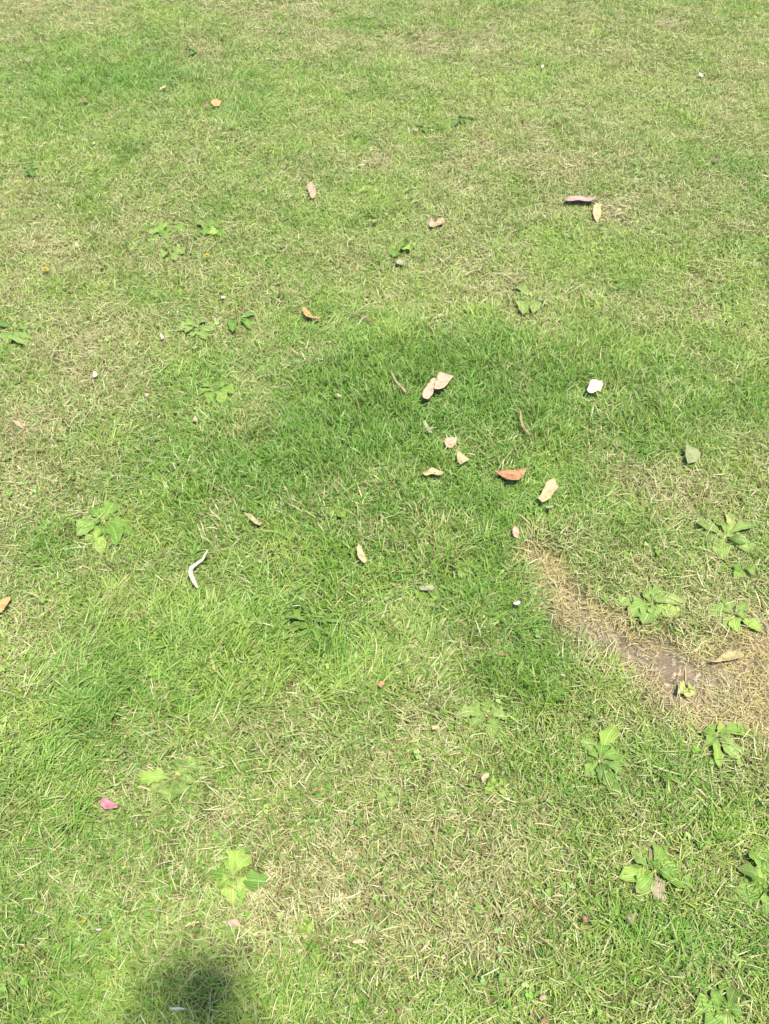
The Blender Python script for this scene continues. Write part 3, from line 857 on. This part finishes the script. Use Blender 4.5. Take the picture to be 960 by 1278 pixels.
W = [
    (131, 653, [(96, 669, 15), (112, 678, 14), (143, 627, 14), (146, 680, 13), (127, 692, 10, 'light'), (115, 633, 9), (158, 656, 10), (168, 668, 8), (131, 632, 8, 'light')],
     'bushy broad-leaved weed with many overlapping leaves at the edge of the dry turf', 'mid', False),
    (219, 974, [(252, 950, 17), (230, 945, 13, 'dark'), (212, 1002, 19), (238, 992, 13), (173, 974, 15, 'light'), (184, 992, 11), (226, 963, 8, 'yellow')],
     'wide broad-leaved weed with a yellow heart beside the pink petal', 'grey', True),
    (292, 1097, [(300, 1059, 16), (284, 1070, 14), (264, 1090, 15, 'mid'), (314, 1068, 13), (335, 1100, 17, 'mid'), (318, 1109, 12), (291, 1130, 17), (280, 1112, 11)],
     'flat star-shaped light green weed rosette with a pale centre', 'light', False),
    (267, 489, [(254, 472, 12), (293, 491, 11), (279, 505, 10, 'light'), (246, 489, 8), (260, 504, 9), (282, 478, 8)],
     'glossy folded weed growing on short turf beside the lush grass', 'mid', False),
    (247, 410, [(230, 405, 8), (219, 413, 9), (253, 399, 8), (267, 413, 9, 'grey'), (240, 421, 8), (257, 424, 8)],
     'low broad-leaved weed on dry turf between a white petal and a darker weed', 'grey', True),
    (300, 403, [(283, 403, 6, 'dark'), (318, 392, 6), (312, 411, 8), (290, 414, 7)],
     'small darker weed with narrow leaves next to a low pale weed', 'mid', False),
    (213, 286, [(197, 285, 6), (186, 291, 7), (231, 288, 7), (207, 299, 7), (217, 277, 6)],
     'dark clump of weed in far turf next to a straw-coloured patch', 'mid', True),
    (260, 286, [(271, 292, 8, 'light'), (246, 279, 7), (285, 296, 7), (255, 293, 8), (268, 277, 6)],
     'weed clump with one bright leaf in far turf', 'mid', True),
    (213, 316, [(202, 321, 7), (231, 317, 7), (206, 307, 6), (221, 325, 7)],
     'small pale weed at the foot of two larger weed clumps', 'grey', True),
    (20, 415, [(-10, 403, 7, 'dark'), (36, 409, 9), (32, 431, 10), (8, 430, 9), (42, 423, 7)],
     'pale weed with one dark rolled leaf on dry turf', 'grey', False),
    (660, 375, [(642, 358, 10), (676, 368, 7), (654, 388, 9, 'light'), (666, 391, 7), (647, 384, 6)],
     'grey-green weed with one long leaf at the edge of the lush grass', 'grey', False),
    (497, 314, [(512, 311, 11, 'light'), (505, 305, 8), (487, 312, 7), (491, 320, 6)],
     'small weed with one bright leaf beside a withered grey clump', 'mid', False),
    (903, 673, [(869, 649, 14), (885, 643, 10), (911, 641, 9, 'yellow'), (930, 679, 12, 'dark'), (945, 687, 12), (869, 677, 13, 'dark'), (902, 699, 14, 'grey'), (888, 690, 11), (922, 657, 9, 'light'), (942, 655, 9)],
     'large many-leaved weed in turf above the bare patch', 'grey', False),
    (813, 756, [(826, 735, 16, 'grey'), (803, 738, 8), (784, 768, 14, 'mid'), (761, 752, 9), (802, 779, 15), (848, 770, 15, 'light'), (850, 753, 9)],
     'spreading weed with separate paddle leaves at the edge of the bare patch', 'grey', False),
    (913, 769, [(882, 762, 13), (906, 747, 12), (931, 753, 10), (952, 787, 15, 'light'), (921, 790, 10, 'light')],
     'pale weed above the olive-tan leaf on the bare patch', 'grey', False),
    (893, 920, [(877, 915, 9), (883, 905, 10), (908, 906, 10, 'light'), (941, 920, 11, 'light'), (924, 949, 18, 'grey'), (898, 958, 8, 'light'), (880, 931, 9)],
     'weed with one broad drooping leaf where bare soil meets grass', 'mid', False),
    (607, 895, [(567, 895, 13), (586, 880, 12), (611, 873, 13), (614, 921, 14), (587, 907, 12), (628, 884, 9), (609, 885, 6, 'yellow')],
     'jagged grey-green weed with a yellow midrib in mid grass', 'grey', True),
    (747, 952, [(769, 905, 14, 'light'), (719, 918, 14, 'grey'), (768, 996, 13, 'dark'), (751, 978, 9, 'dark'), (774, 941, 10), (784, 953, 8), (733, 935, 9)],
     'tall-leaved weed with one upright light leaf and one dark lying leaf', 'mid', False),
    (816, 1089, [(788, 1061, 19, 'grey'), (806, 1053, 11, 'brown'), (821, 1055, 11), (849, 1079, 21), (866, 1106, 15), (772, 1096, 13, 'light'), (794, 1114, 15), (822, 1130, 13, 'brown'), (839, 1098, 14)],
     'large weed with browned torn leaves in strawy grass', 'mid', False),
    (958, 1103, [(938, 1058, 21), (919, 1083, 13, 'dark'), (914, 1121, 17), (960, 1151, 17), (972, 1068, 19), (934, 1093, 15, 'light'), (984, 1130, 17), (996, 1098, 16)],
     'biggest weed with thick rounded leaves beside the browned weed', 'mid', False),
    (905, 1262, [(866, 1256, 21), (919, 1230, 13, 'dark'), (888, 1236, 11), (906, 1290, 19, 'grey'), (926, 1264, 13), (880, 1280, 14)],
     'weed with one upright dark leaf and a browned heart in long grass', 'mid', False),
    (487, 994, [(474, 984, 11), (504, 988, 11), (488, 1007, 11), (471, 999, 9)],
     'faint grey-green weed lying flat in dry strawy turf', 'grey', True),
    (620, 982, [(606, 991, 8), (635, 975, 8), (610, 974, 7), (629, 991, 7)],
     'small light green weed beside a curled cream scrap', 'light', False),
    (856, 863, [(848, 858, 9), (865, 859, 9), (857, 870, 8), (867, 868, 7), (846, 866, 7)],
     'tiny yellow-green seedling alone on the bare soil', 'yellow', False),
    (925, 713, [(935, 704, 8, 'dark'), (942, 717, 8), (917, 723, 8), (914, 708, 7)],
     'small weed with a dark curled leaf under the large many-leaved weed', 'mid', False),
    (572, 151, [(561, 147, 5), (582, 145, 5), (565, 159, 5), (588, 157, 5), (597, 149, 5)],
     'dark low weed far out, the wider of two in one row', 'dark', True),
    (530, 160, [(519, 156, 5), (533, 166, 5), (541, 157, 5)],
     'dark low weed far out, the smaller of two in one row', 'dark', True),
    (533, 743, [(546, 748, 8, 'light'), (519, 747, 8), (541, 734, 7), (526, 753, 7), (549, 740, 7)],
     'low weed with a bright leaf in mid grass, grey scrap beside it', 'mid', False),
    (381, 1155, [(385, 1145, 9), (375, 1164, 10), (391, 1161, 8)],
     'tiny three-leaved light green weed in strawy turf', 'light', False),
    (392, 1188, [(385, 1181, 10), (400, 1185, 9), (395, 1198, 9)],
     'tiny round-leaved weed below another tiny weed in strawy turf', 'mid', False),
    (348, 370, [(340, 372, 5), (358, 368, 6), (350, 364, 4)],
     'small dark flat weed above the amber leaf', 'dark', False),
    (37, 212, [(27, 210, 6), (47, 209, 6), (41, 221, 6), (32, 220, 6)],
     'small dark weed far out on greyish turf', 'dark', True),
    (200, 234, [(191, 232, 5), (209, 232, 5), (203, 241, 5)],
     'small dark weed above the far weed clumps', 'dark', True),
    (788, 491, [(799, 482, 13), (780, 499, 11), (778, 484, 9)],
     'soft green broad-leaved weed beside the whitish square leaf scrap', 'mid', False),
    (420, 637, [(428, 630, 12, 'light'), (411, 644, 10), (431, 645, 9)],
     'little round-leaved weed in mid-length grass', 'mid', False),
    (776, 1146, [(760, 1139, 11), (793, 1149, 11, 'brown'), (778, 1136, 8)],
     'small weed half browned just below the browned torn-leaved weed', 'mid', False),
    (875, 1052, [(866, 1047, 9), (886, 1053, 10), (874, 1061, 8)],
     'little weed between the browned weed and the biggest weed', 'mid', False),
    (575, 713, [(567, 706, 8), (584, 711, 9), (577, 722, 8)],
     'little pale weed in thick grass above the low bright-leaved weed', 'grey', False),
    (238, 62, [(231, 60, 5), (245, 65, 5), (239, 68, 4)],
     'dark weed speck farthest out beside a straw spot', 'dark', False),
]
for i, (cx, cy, lv, lab, mt, lob) in enumerate(W):
    weed(cx, cy, lv, lab, mt, lob, seed=i * 13 + 2)


tuft = weed(390, 783, [(356, 770, 4), (365, 760, 4), (378, 752, 4, 'dark'), (390, 756, 5), (404, 760, 5), (418, 766, 5, 'dark'), (428, 777, 5), (412, 792, 4),
                    (372, 795, 4), (358, 785, 4, 'dark'), (398, 800, 4), (384, 766, 4)],
            'coarse olive grass tuft with broad spreading blades in mid-length grass', 'mid', False, seed=901, name='grass_tuft', base_lift=.004, tip_lift=.020)
tuft['category'] = 'grass tuft'; del tuft['group']


# yellow dandelion heads
def flower(px, py, size, label, seed):
    rr = random.Random(seed)
    g = ground_at(px, py)
    root = bpy.data.objects.new('yellow_flower', None)
    COL.objects.link(root); root.location = g
    hz = .028
    tube('stalk', [(0, 0, 0), (.002, .001, .014), (0, 0, hz - .002)], [.0012, .001, .001], WM['light'], root)
    r = size * abs(pix(px + 1, py)[0] - pix(px, py)[0]) / 2
    V, F = [], []
    for ring, (k, n, up) in enumerate(((1.0, 13, .1), (.65, 10, .35), (.35, 7, .6))):
        for i in range(n):
            a = 2 * math.pi * (i + rr.uniform(-.2, .2)) / n
            d = Vector((math.cos(a), math.sin(a), 0)); s = Vector((-d.y, d.x, 0))
            L = r * k; w = r * .16
            b = len(V)
            zz = hz + .001 * ring
            V += [s * w * .5 + Vector((0, 0, zz)), -s * w * .5 + Vector((0, 0, zz)),
                  d * L - s * w + Vector((0, 0, zz + up * L)), d * L * 1.05 + Vector((0, 0, zz + up * L)), d * L + s * w + Vector((0, 0, zz + up * L))]
            F.append((b, b + 1, b + 2, b + 3, b + 4))
    me = bpy.data.meshes.new('petals'); me.from_pydata([tuple(v) for v in V], [], F)
    set_lc(me, [(.5, .3, .5, 1)] * len(V))
    link('petals', me, LIT['yellow'], root)
    tag(root, label, 'flower', 'yellow flowers in the lawn')
    FOOT.append((g.x, g.y, .012, .6, None, None, None))


flower(260, 329, 7, 'tiny yellow flower beside the far weed clumps', 1)
flower(60, 346, 8, 'tiny yellow flower on dry turf, no weed beside it', 2)
flower(10, 164, 6, 'tiny yellow flower farthest out in the turf', 3)

# ------------------------------------------------------------------ grass
src = bpy.data.collections.new('grass_clump_sources')      # not linked to the scene: only feeds the lawn


def clump(name, n, rad, ln, lean, bend, wid, thatch=0, seed=0, az=None, herb=0):
    r_ = np.random.default_rng(seed)
    V, F, C = [], [], []

    def blade(x, y, L, a, th0, th1, w, th, z0=0.0, tw=None):
        b = len(V)
        rr, r2 = r_.random(), r_.random()
        tw = r_.uniform(-.9, .9) if tw is None else tw
        S = 4
        p = np.array([x, y, z0])
        da = r_.uniform(-.5, .5)
        for i in range(S + 1):
            t = i / S
            th_ = th0 + (th1 - th0) * t
            aa = a + da * t
            d = np.array([math.sin(th_) * math.cos(aa), math.sin(th_) * math.sin(aa), math.cos(th_)])
            s = np.array([-math.sin(aa), math.cos(aa), 0.0])
            u = np.cross(d, s)
            s = s * math.cos(tw) + u * math.sin(tw)
            hw = w * .5 * (.75, 1.0, .95, .75, .22)[i]
            V.append(p + s * hw); V.append(p - s * hw)
            C.append((rr, t, th, r2)); C.append((rr, t, th, r2))
            p = p + d * (L / S)
            if p[2] < .002: p[2] = .002 + r_.random() * .002
        for i in range(S):
            F.append((b + 2 * i, b + 2 * i + 1, b + 2 * i + 3, b + 2 * i + 2))
    for _ in range(n):
        q = rad * math.sqrt(r_.random()); f = r_.uniform(0, 6.283)
        a = r_.uniform(0, 6.283) if az is None else r_.normal(0, az)
        th0 = R(r_.uniform(*lean)); th1 = th0 + R(r_.uniform(*bend))
        blade(q * math.cos(f), q * math.sin(f), r_.uniform(*ln), a, th0, min(th1, R(112)), r_.uniform(*wid), 0.0)
    for _ in range(thatch):
        q = rad * 1.1 * math.sqrt(r_.random()); f = r_.uniform(0, 6.283)
        th0 = R(r_.uniform(68, 92))
        blade(q * math.cos(f), q * math.sin(f), r_.uniform(.014, .036), r_.uniform(0, 6.283), th0, R(r_.uniform(75, 108)), r_.uniform(.0008, .0017), 1.0, r_.uniform(.002, .014))
    for _ in range(herb):          # little round leaves among the blades
        q = rad * math.sqrt(r_.random()); f = r_.uniform(0, 6.283)
        c = np.array([q * math.cos(f), q * math.sin(f), r_.uniform(.008, .022)])
        a0 = r_.uniform(0, 6.283); rr = .97; r2 = .15 + r_.random() * .35
        tx, ty = r_.uniform(-.5, .5, 2)
        for kf in range(3):
            b = len(V); a = a0 + kf * 2.094; l = r_.uniform(.0018, .0034)
            for ang in range(7):
                an = a + (ang - 3) * .33
                rad_ = l * 1.9 * (1 - .12 * abs(ang - 3))
                if ang == 0 or ang == 6: rad_ *= .8
                dx, dy = math.cos(an) * rad_, math.sin(an) * rad_
                V.append(c + np.array([dx, dy, tx * dx + ty * dy])); C.append((rr, .5, 0, r2))
            V.append(c); C.append((rr, .5, 0, r2))
            F.append(tuple(range(b, b + 8)))
    me = bpy.data.meshes.new(name)
    me.from_pydata([tuple(v) for v in V], [], F)
    ca = me.color_attributes.new('bc', 'FLOAT_COLOR', 'POINT')
    ca.data.foreach_set('color', np.array(C, np.float32).ravel())
    shade_smooth(me)
    me.materials.append(M_GRASS)
    src.objects.link(bpy.data.objects.new(name, me))


cid = 0
KIND = {}


def kinds(key, cnt, **k):
    global cid
    KIND[key] = list(range(cid, cid + cnt))
    for j in range(cnt):
        clump('clump_%02d' % cid, seed=cid * 7 + 1, **k); cid += 1


kinds('short', 12, n=120, rad=.038, ln=(.011, .029), lean=(15, 80), bend=(0, 45), wid=(.0010, .0022), thatch=18)
kinds('mid', 8, n=100, rad=.036, ln=(.016, .038), lean=(12, 74), bend=(5, 50), wid=(.0011, .0024), thatch=12)
kinds('lush', 8, n=95, rad=.034, ln=(.022, .052), lean=(8, 62), bend=(10, 65), wid=(.0012, .0028), thatch=6)
kinds('lying', 8, n=80, rad=.038, ln=(.024, .056), lean=(45, 78), bend=(5, 32), wid=(.0012, .0025), thatch=10, az=.7)
kinds('straw', 8, n=75, rad=.036, ln=(.011, .027), lean=(35, 85), bend=(0, 30), wid=(.0009, .0018), thatch=45)
kinds('debris', 8, n=8, rad=.036, ln=(.014, .034), lean=(45, 88), bend=(0, 20), wid=(.0012, .0022), thatch=36)
kinds('herb', 5, n=85, rad=.036, ln=(.011, .029), lean=(15, 75), bend=(0, 45), wid=(.0011, .0023), thatch=12, herb=4)


def scatter(n, x0, x1, y0, y1):
    return rng.uniform(x0, x1, n), rng.uniform(y0, y1, n)


DENS = 860
step = DENS ** -.5
X0, Y0 = np.meshgrid(np.arange(-3.5, 3.5, step), np.arange(-.7, 6.9, step))
x = (X0 + (np.arange(X0.shape[0]) % 2)[:, None] * step / 2).ravel(); y = Y0.ravel()
x = x + rng.uniform(-.5, .5, len(x)) * step; y = y + rng.uniform(-.5, .5, len(y)) * step
# a second, finer scatter of small clumps along and inside the bare patch
bx0, by0 = BARE.min(0) - .05; bx1, by1 = BARE.max(0) + .05
xb, yb = scatter(int(1500 * (bx1 - bx0) * (by1 - by0)), bx0, bx1, by0, by1)
inb = poly_sd(xb, yb, BARE) > -.012
x = np.concatenate([x, xb[inb]]); y = np.concatenate([y, yb[inb]])
extra = np.arange(len(x)) >= len(x) - inb.sum()
keep = np.abs(x) < 1.25 + .36 * np.maximum(y, 0)
x, y, extra = x[keep], y[keep], extra[keep]
# thin out behind the far edge of what the photograph shows
keep = rng.random(len(x)) < np.clip(1.25 - (y - 4.6) * .35, .35, 1)
x, y, extra = x[keep], y[keep], extra[keep]
lush = f_lush(x, y); dry = f_dry(x, y); tone = f_tone(x, y); sdb = poly_sd(x, y, BARE) + .010 + .03 * (fbm(x * 16, y * 16, 81, 3) - .5)
br = np.clip(sdb / .045 + .95, 0, 1)
spot = np.clip(gsum(x, y, SOILSPOT), 0, 1)
n = len(x)
# pressed or thinned places
press = np.ones(n)
for (fx, fy, fr, fs, ml, mw, ax) in FOOT:
    if ml is None:
        d = np.hypot(x - fx, y - fy) / fr
    else:
        dx, dy = x - fx, y - fy
        d = np.hypot((dx * ax[0] + dy * ax[1]) / (ml + .008), (-dx * ax[1] + dy * ax[0]) / (mw + .008))
    press = np.minimum(press, 1 - (1 - fs) * np.clip(1.6 - d, 0, 1))
u = rng.random(n); u2 = rng.random(n)
vi = np.zeros(n, np.int32)
for i in range(n):
    L = lush[i] + (u2[i] - .5) * .5
    if extra[i]: key = 'debris' if u[i] < .93 else 'straw'
    elif br[i] > .45 + .5 * u[i]: key = 'debris'
    elif L > .62: key = 'lush'
    elif L > .30: key = 'mid' if u[i] < .75 else 'lying'
    elif dry[i] > .66 and u[i] < .55: key = 'straw'
    else: key = 'short' if u[i] < .90 else ('herb' if u[i] < .96 else 'mid')
    if lush[i] > .3 and y[i] < 1.15 and x[i] < .1 and u[i] < .6 and br[i] < .3: key = 'lying'
    c = KIND[key]
    vi[i] = c[int(u2[i] * 9973) % len(c)]
keep = np.where(extra, rng.random(n) < (1.0 - .88 * spot), (br < .5) | (rng.random(n) < .35))
keep &= ~((~extra) & (sdb > -.005) & (rng.random(n) < .75))
dry = np.where(br > .05, np.maximum(dry, .30 + .66 * br), dry)
flow = .35 + 1.6 * (fbm(x * 1.7, y * 1.7, 95, 2) - .5)
rot = np.zeros((n, 3)); rot[:, 2] = rng.uniform(0, 6.283, n)
isl = np.isin(vi, KIND['lying'])
rot[isl, 2] = flow[isl] + rng.normal(0, .55, isl.sum())
rot[:, 0] = rng.normal(0, .10, n); rot[:, 1] = rng.normal(0, .10, n)
sxy = rng.uniform(.85, 1.2, n)
sz = rng.uniform(.75, 1.15, n) * press * (.72 + .6 * fbm(x * 7, y * 7, 33, 3))
sz = np.where(br > .3, sz * .75, sz)
sxy = np.where(extra, sxy * .8, sxy)
scl = np.stack([sxy, sxy, sz], -1)
z = height(x, y) - .001
pos = np.stack([x, y, z], -1)[keep]
# crumbs of dry earth on the bare patch
cxx, cyy = scatter(9000, bx0, bx1, by0, by1)
ok = poly_sd(cxx, cyy, BARE) > .004 + .02 * rng.random(9000)
cxx, cyy = cxx[ok], cyy[ok]
oct_v = np.array([(1, 0, 0), (-1, 0, 0), (0, 1, 0), (0, -1, 0), (0, 0, 1), (0, 0, -1)], float)
oct_f = np.array([(0, 2, 4), (2, 1, 4), (1, 3, 4), (3, 0, 4), (2, 0, 5), (1, 2, 5), (3, 1, 5), (0, 3, 5)])
nc = len(cxx)
rad = .0008 + .0050 * rng.random(nc) ** 2.6
CV = oct_v[None] * rad[:, None, None] * rng.uniform(.6, 1.3, (nc, 6, 1)) + rng.normal(0, .18, (nc, 6, 3)) * rad[:, None, None]
CV += np.stack([cxx, cyy, height(cxx, cyy) + rad * .2], -1)[:, None, :]
CFc = (oct_f[None] + (np.arange(nc) * 6)[:, None, None]).reshape(-1, 3)
mc = bpy.data.meshes.new('soil_crumbs')
mc.from_pydata(CV.reshape(-1, 3).tolist(), [], CFc.tolist())
crumbs = link('soil_crumbs', mc, plain_material('dry_earth', (0.13, 0.100, 0.064), (0.34, 0.275, 0.19), .95, 90, .1))
crumbs['kind'] = 'stuff'; crumbs['label'] = 'loose dry crumbs of earth on the bare patch'; crumbs['category'] = 'soil'

me = bpy.data.meshes.new('lawn_grass')
me.vertices.add(len(pos))
me.vertices.foreach_set('co', pos.astype(np.float32).ravel())


def add_attr(nm, typ, arr, field='value'):
    a = me.attributes.new(nm, typ, 'POINT')
    a.data.foreach_set(field, arr.ravel())


add_attr('vi', 'INT', vi[keep].astype(np.int32))
add_attr('dry', 'FLOAT', dry[keep].astype(np.float32))
add_attr('tone', 'FLOAT', tone[keep].astype(np.float32))
add_attr('tan', 'FLOAT', br[keep].astype(np.float32))
add_attr('jit', 'FLOAT', rng.random(keep.sum()).astype(np.float32))
add_attr('rot', 'FLOAT_VECTOR', rot[keep].astype(np.float32), 'vector')
add_attr('scl', 'FLOAT_VECTOR', scl[keep].astype(np.float32), 'vector')
grass = link('lawn_grass', me)
grass['kind'] = 'stuff'
grass['label'] = 'mown lawn grass, green and straw-coloured blades mixed'
grass['category'] = 'grass'
ng = bpy.data.node_groups.new('grass_on_points', 'GeometryNodeTree')
ng.interface.new_socket('Geometry', in_out='INPUT', socket_type='NodeSocketGeometry')
ng.interface.new_socket('Geometry', in_out='OUTPUT', socket_type='NodeSocketGeometry')
gi = ng.nodes.new('NodeGroupInput'); go = ng.nodes.new('NodeGroupOutput')
ip = ng.nodes.new('GeometryNodeInstanceOnPoints')
ci = ng.nodes.new('GeometryNodeCollectionInfo')
ci.inputs['Collection'].default_value = src
ci.inputs['Separate Children'].default_value = True
ci.inputs['Reset Children'].default_value = True


def named(nm, dt):
    a = ng.nodes.new('GeometryNodeInputNamedAttribute'); a.data_type = dt
    a.inputs['Name'].default_value = nm
    return a.outputs['Attribute']


ip.inputs['Pick Instance'].default_value = True
e2r = ng.nodes.new('FunctionNodeEulerToRotation')
ng.links.new(named('rot', 'FLOAT_VECTOR'), e2r.inputs[0])
ng.links.new(gi.outputs[0], ip.inputs['Points'])
ng.links.new(ci.outputs[0], ip.inputs['Instance'])
ng.links.new(named('vi', 'INT'), ip.inputs['Instance Index'])
ng.links.new(e2r.outputs[0], ip.inputs['Rotation'])
ng.links.new(named('scl', 'FLOAT_VECTOR'), ip.inputs['Scale'])
ng.links.new(ip.outputs[0], go.inputs[0])
gm = grass.modifiers.new('grass', 'NODES'); gm.node_group = ng
print('grass clumps', len(pos))


# ------------------------------------------------------------------ the person taking the picture, whose phone and hands shade the grass
M_SKIN = plain_material('skin', (0.46, 0.29, 0.21), (0.52, 0.33, 0.24), .55, 30)
M_SHIRT = plain_material('navy_cotton', (0.035, 0.045, 0.085), (0.05, 0.06, 0.11), .9, 200)
M_TROUSER = plain_material('grey_denim', (0.10, 0.105, 0.12), (0.14, 0.145, 0.16), .9, 300)
M_SHOE = plain_material('shoe_leather', (0.05, 0.04, 0.035), (0.08, 0.06, 0.05), .5, 90)
M_HAIR = plain_material('brown_hair', (0.03, 0.02, 0.013), (0.06, 0.04, 0.025), .6, 300)
M_BLACK = plain_material('black_glass', (0.01, 0.01, 0.012), (0.014, 0.014, 0.016), .15, 20, .5)
M_ALU = plain_material('grey_aluminium', (0.33, 0.33, 0.35), (0.37, 0.37, 0.39), .35, 80, .5)
f_, u_ = Vector(CF), Vector(CU)
PC = Vector((0.022, 0, CAM_H)) - f_ * .0075 - u_ * .055


def skinned(name, chains, mat, parent=None, sub=2):
    """chains: lists of (x, y, z, rx[, ry]); points that coincide are merged so that limbs join"""
    key, V, Rr, E, roots = {}, [], [], [], []
    for ch in chains:
        prev = None
        for q in ch:
            kk = tuple(round(c, 4) for c in q[:3])
            if kk not in key:
                key[kk] = len(V); V.append(q[:3]); Rr.append((q[3], q[4] if len(q) > 4 else q[3]))
                if prev is None: roots.append(key[kk])
            if prev is not None: E.append((prev, key[kk]))
            prev = key[kk]
    me = bpy.data.meshes.new(name)
    me.from_pydata(V, E, [])
    o = link(name, me, mat, parent)
    o.modifiers.new('skin', 'SKIN').use_smooth_shade = True
    if not me.skin_vertices: me.attributes.new('skin', 'FLOAT', 'POINT')
    for i, sv in enumerate(me.skin_vertices[0].data):
        sv.radius = Rr[i]; sv.use_root = i in roots
    sb = o.modifiers.new('subsurf', 'SUBSURF'); sb.levels = sub; sb.render_levels = sub
    return o


def phone_pt(a, b, c):
    """a to the right, b up along the phone, c out of its back"""
    return PC + Vector((1, 0, 0)) * a + u_ * b + f_ * c


def person():
    root = bpy.data.objects.new('person', None)
    COL.objects.link(root)
    root.location = (0, 0, 0)
    tag(root, 'person in navy shirt standing on the grass, holding up a phone with both hands', 'person')
    ch = [[(0, -.38, .95, .13, .10), (0, -.38, 1.12, .135, .095), (0, -.36, 1.28, .15, .10), (0, -.345, 1.42, .12, .085), (0, -.33, 1.50, .058),
           (0, -.30, 1.555, .060), (0, -.275, 1.60, .072, .088), (0, -.275, 1.67, .078, .095), (0, -.285, 1.735, .055, .07)],
          [(0, -.275, 1.60, .072, .088), (0, -.20, 1.575, .040, .035)]]
    for s_ in (-1, 1):
        palm = phone_pt(s_ * .066, -.005, -.014); wr = phone_pt(s_ * .092, -.085, -.032)
        ch.append([(0, -.345, 1.42, .12, .085), (s_ * .17, -.34, 1.41, .062), (s_ * .235, -.285, 1.17, .045), (s_ * .17, -.19, 1.28, .038),
                   (wr.x, wr.y, wr.z, .026), (palm.x, palm.y, palm.z, .030, .018)])
        ch.append([(0, -.38, .95, .13, .10), (s_ * .10, -.38, .86, .095), (s_ * .11, -.36, .50, .060), (s_ * .115, -.40, .27, .055), (s_ * .12, -.41, .09, .038), (s_ * .135, -.30, .035, .036)])
        for j, (b0, L) in enumerate(((.046, 1.0), (.026, 1.08), (.006, 1.0), (-.012, .82))):     # fingers round the back edge
            k0 = phone_pt(s_ * .066, b0 - .012, -.010)
            k1 = phone_pt(s_ * (.072 if s_ < 0 else .068), b0 + .004, .000 if s_ < 0 else .010)
            k2 = phone_pt(-.047, b0 + .022 * L, -.002) if s_ < 0 else phone_pt(.046 - .016 * L, b0 + .008, .013)
            ch.append([(*k0, .0095), (*k1, .0090), (*k2, .0075)])
        t0 = phone_pt(s_ * .064, -.020, -.014); t1 = phone_pt(s_ * .046, .006, -.022); t2 = phone_pt(s_ * .028, .022, -.018)
        ch.append([(*t0, .0125), (*t1, .0105), (*t2, .0085)])
        ch.append([(s_ * .074, -.285, 1.655, .012), (s_ * .086, -.295, 1.650, .014), (s_ * .084, -.297, 1.625, .009)])      # ear
    ch.append([(0, -.19, 1.655, .012), (0, -.172, 1.625, .014), (0, -.185, 1.615, .010)])                             # nose
    skinned('body', ch, M_SKIN, root)
    sh = [[(0, -.38, .93, .155, .120), (0, -.38, 1.12, .155, .115), (0, -.36, 1.28, .168, .120), (0, -.345, 1.42, .140, .105), (0, -.332, 1.475, .075)]]
    for s_ in (-1, 1):
        sh.append([(0, -.345, 1.42, .140, .105), (s_ * .17, -.34, 1.41, .078), (s_ * .222, -.297, 1.225, .062)])
    skinned('shirt', sh, M_SHIRT, root)
    tr = [[(0, -.38, .97, .150, .115), (0, -.38, .93, .15, .115)]]
    for s_ in (-1, 1):
        tr.append([(0, -.38, .93, .15, .115), (s_ * .10, -.38, .86, .108), (s_ * .11, -.36, .50, .076), (s_ * .115, -.40, .27, .070), (s_ * .12, -.41, .10, .064)])
    skinned('trousers', tr, M_TROUSER, root)
    for s_ in (-1, 1):
        skinned('shoe', [[(s_ * .12, -.44, .055, .045), (s_ * .125, -.38, .055, .048), (s_ * .135, -.29, .045, .046), (s_ * .14, -.235, .038, .034)]], M_SHOE, root)
    skinned('hair', [[(0, -.30, 1.655, .080, .085), (0, -.305, 1.70, .084, .098), (0, -.295, 1.745, .062, .078)]], M_HAIR, root)


person()


def rounded_slab(name, w, h, d, r, mat, parent, off):
    bm = bmesh.new()
    pts = []
    for cx_, cy_, a0 in ((w / 2 - r, h / 2 - r, 0), (-w / 2 + r, h / 2 - r, 90), (-w / 2 + r, -h / 2 + r, 180), (w / 2 - r, -h / 2 + r, 270)):
        for k_ in range(6):
            a = R(a0 + k_ * 18)
            pts.append((cx_ + r * math.cos(a), cy_ + r * math.sin(a)))
    lo = [bm.verts.new((a, b, -d / 2)) for a, b in pts]; hi = [bm.verts.new((a, b, d / 2)) for a, b in pts]
    bm.faces.new(lo[::-1]); bm.faces.new(hi)
    for i in range(len(pts)): bm.faces.new((lo[i], lo[(i + 1) % len(pts)], hi[(i + 1) % len(pts)], hi[i]))
    me = bpy.data.meshes.new(name); bm.to_mesh(me); bm.free()
    o = link(name, me, mat, parent); o.location = off
    return o


ph = bpy.data.objects.new('mobile_phone', None)
COL.objects.link(ph)
ph.location = PC
ph.rotation_euler = (R(90 - PITCH), 0, 0)
tag(ph, 'slim grey mobile phone held in both hands above the lawn', 'phone')
rounded_slab('case', .068, .138, .0072, .010, M_ALU, ph, (0, 0, 0))
rounded_slab('screen', .062, .112, .0008, .003, M_BLACK, ph, (0, 0, .0042))
rounded_slab('lens', .010, .010, .0006, .0049, M_BLACK, ph, (-.022, .055, -.0040))
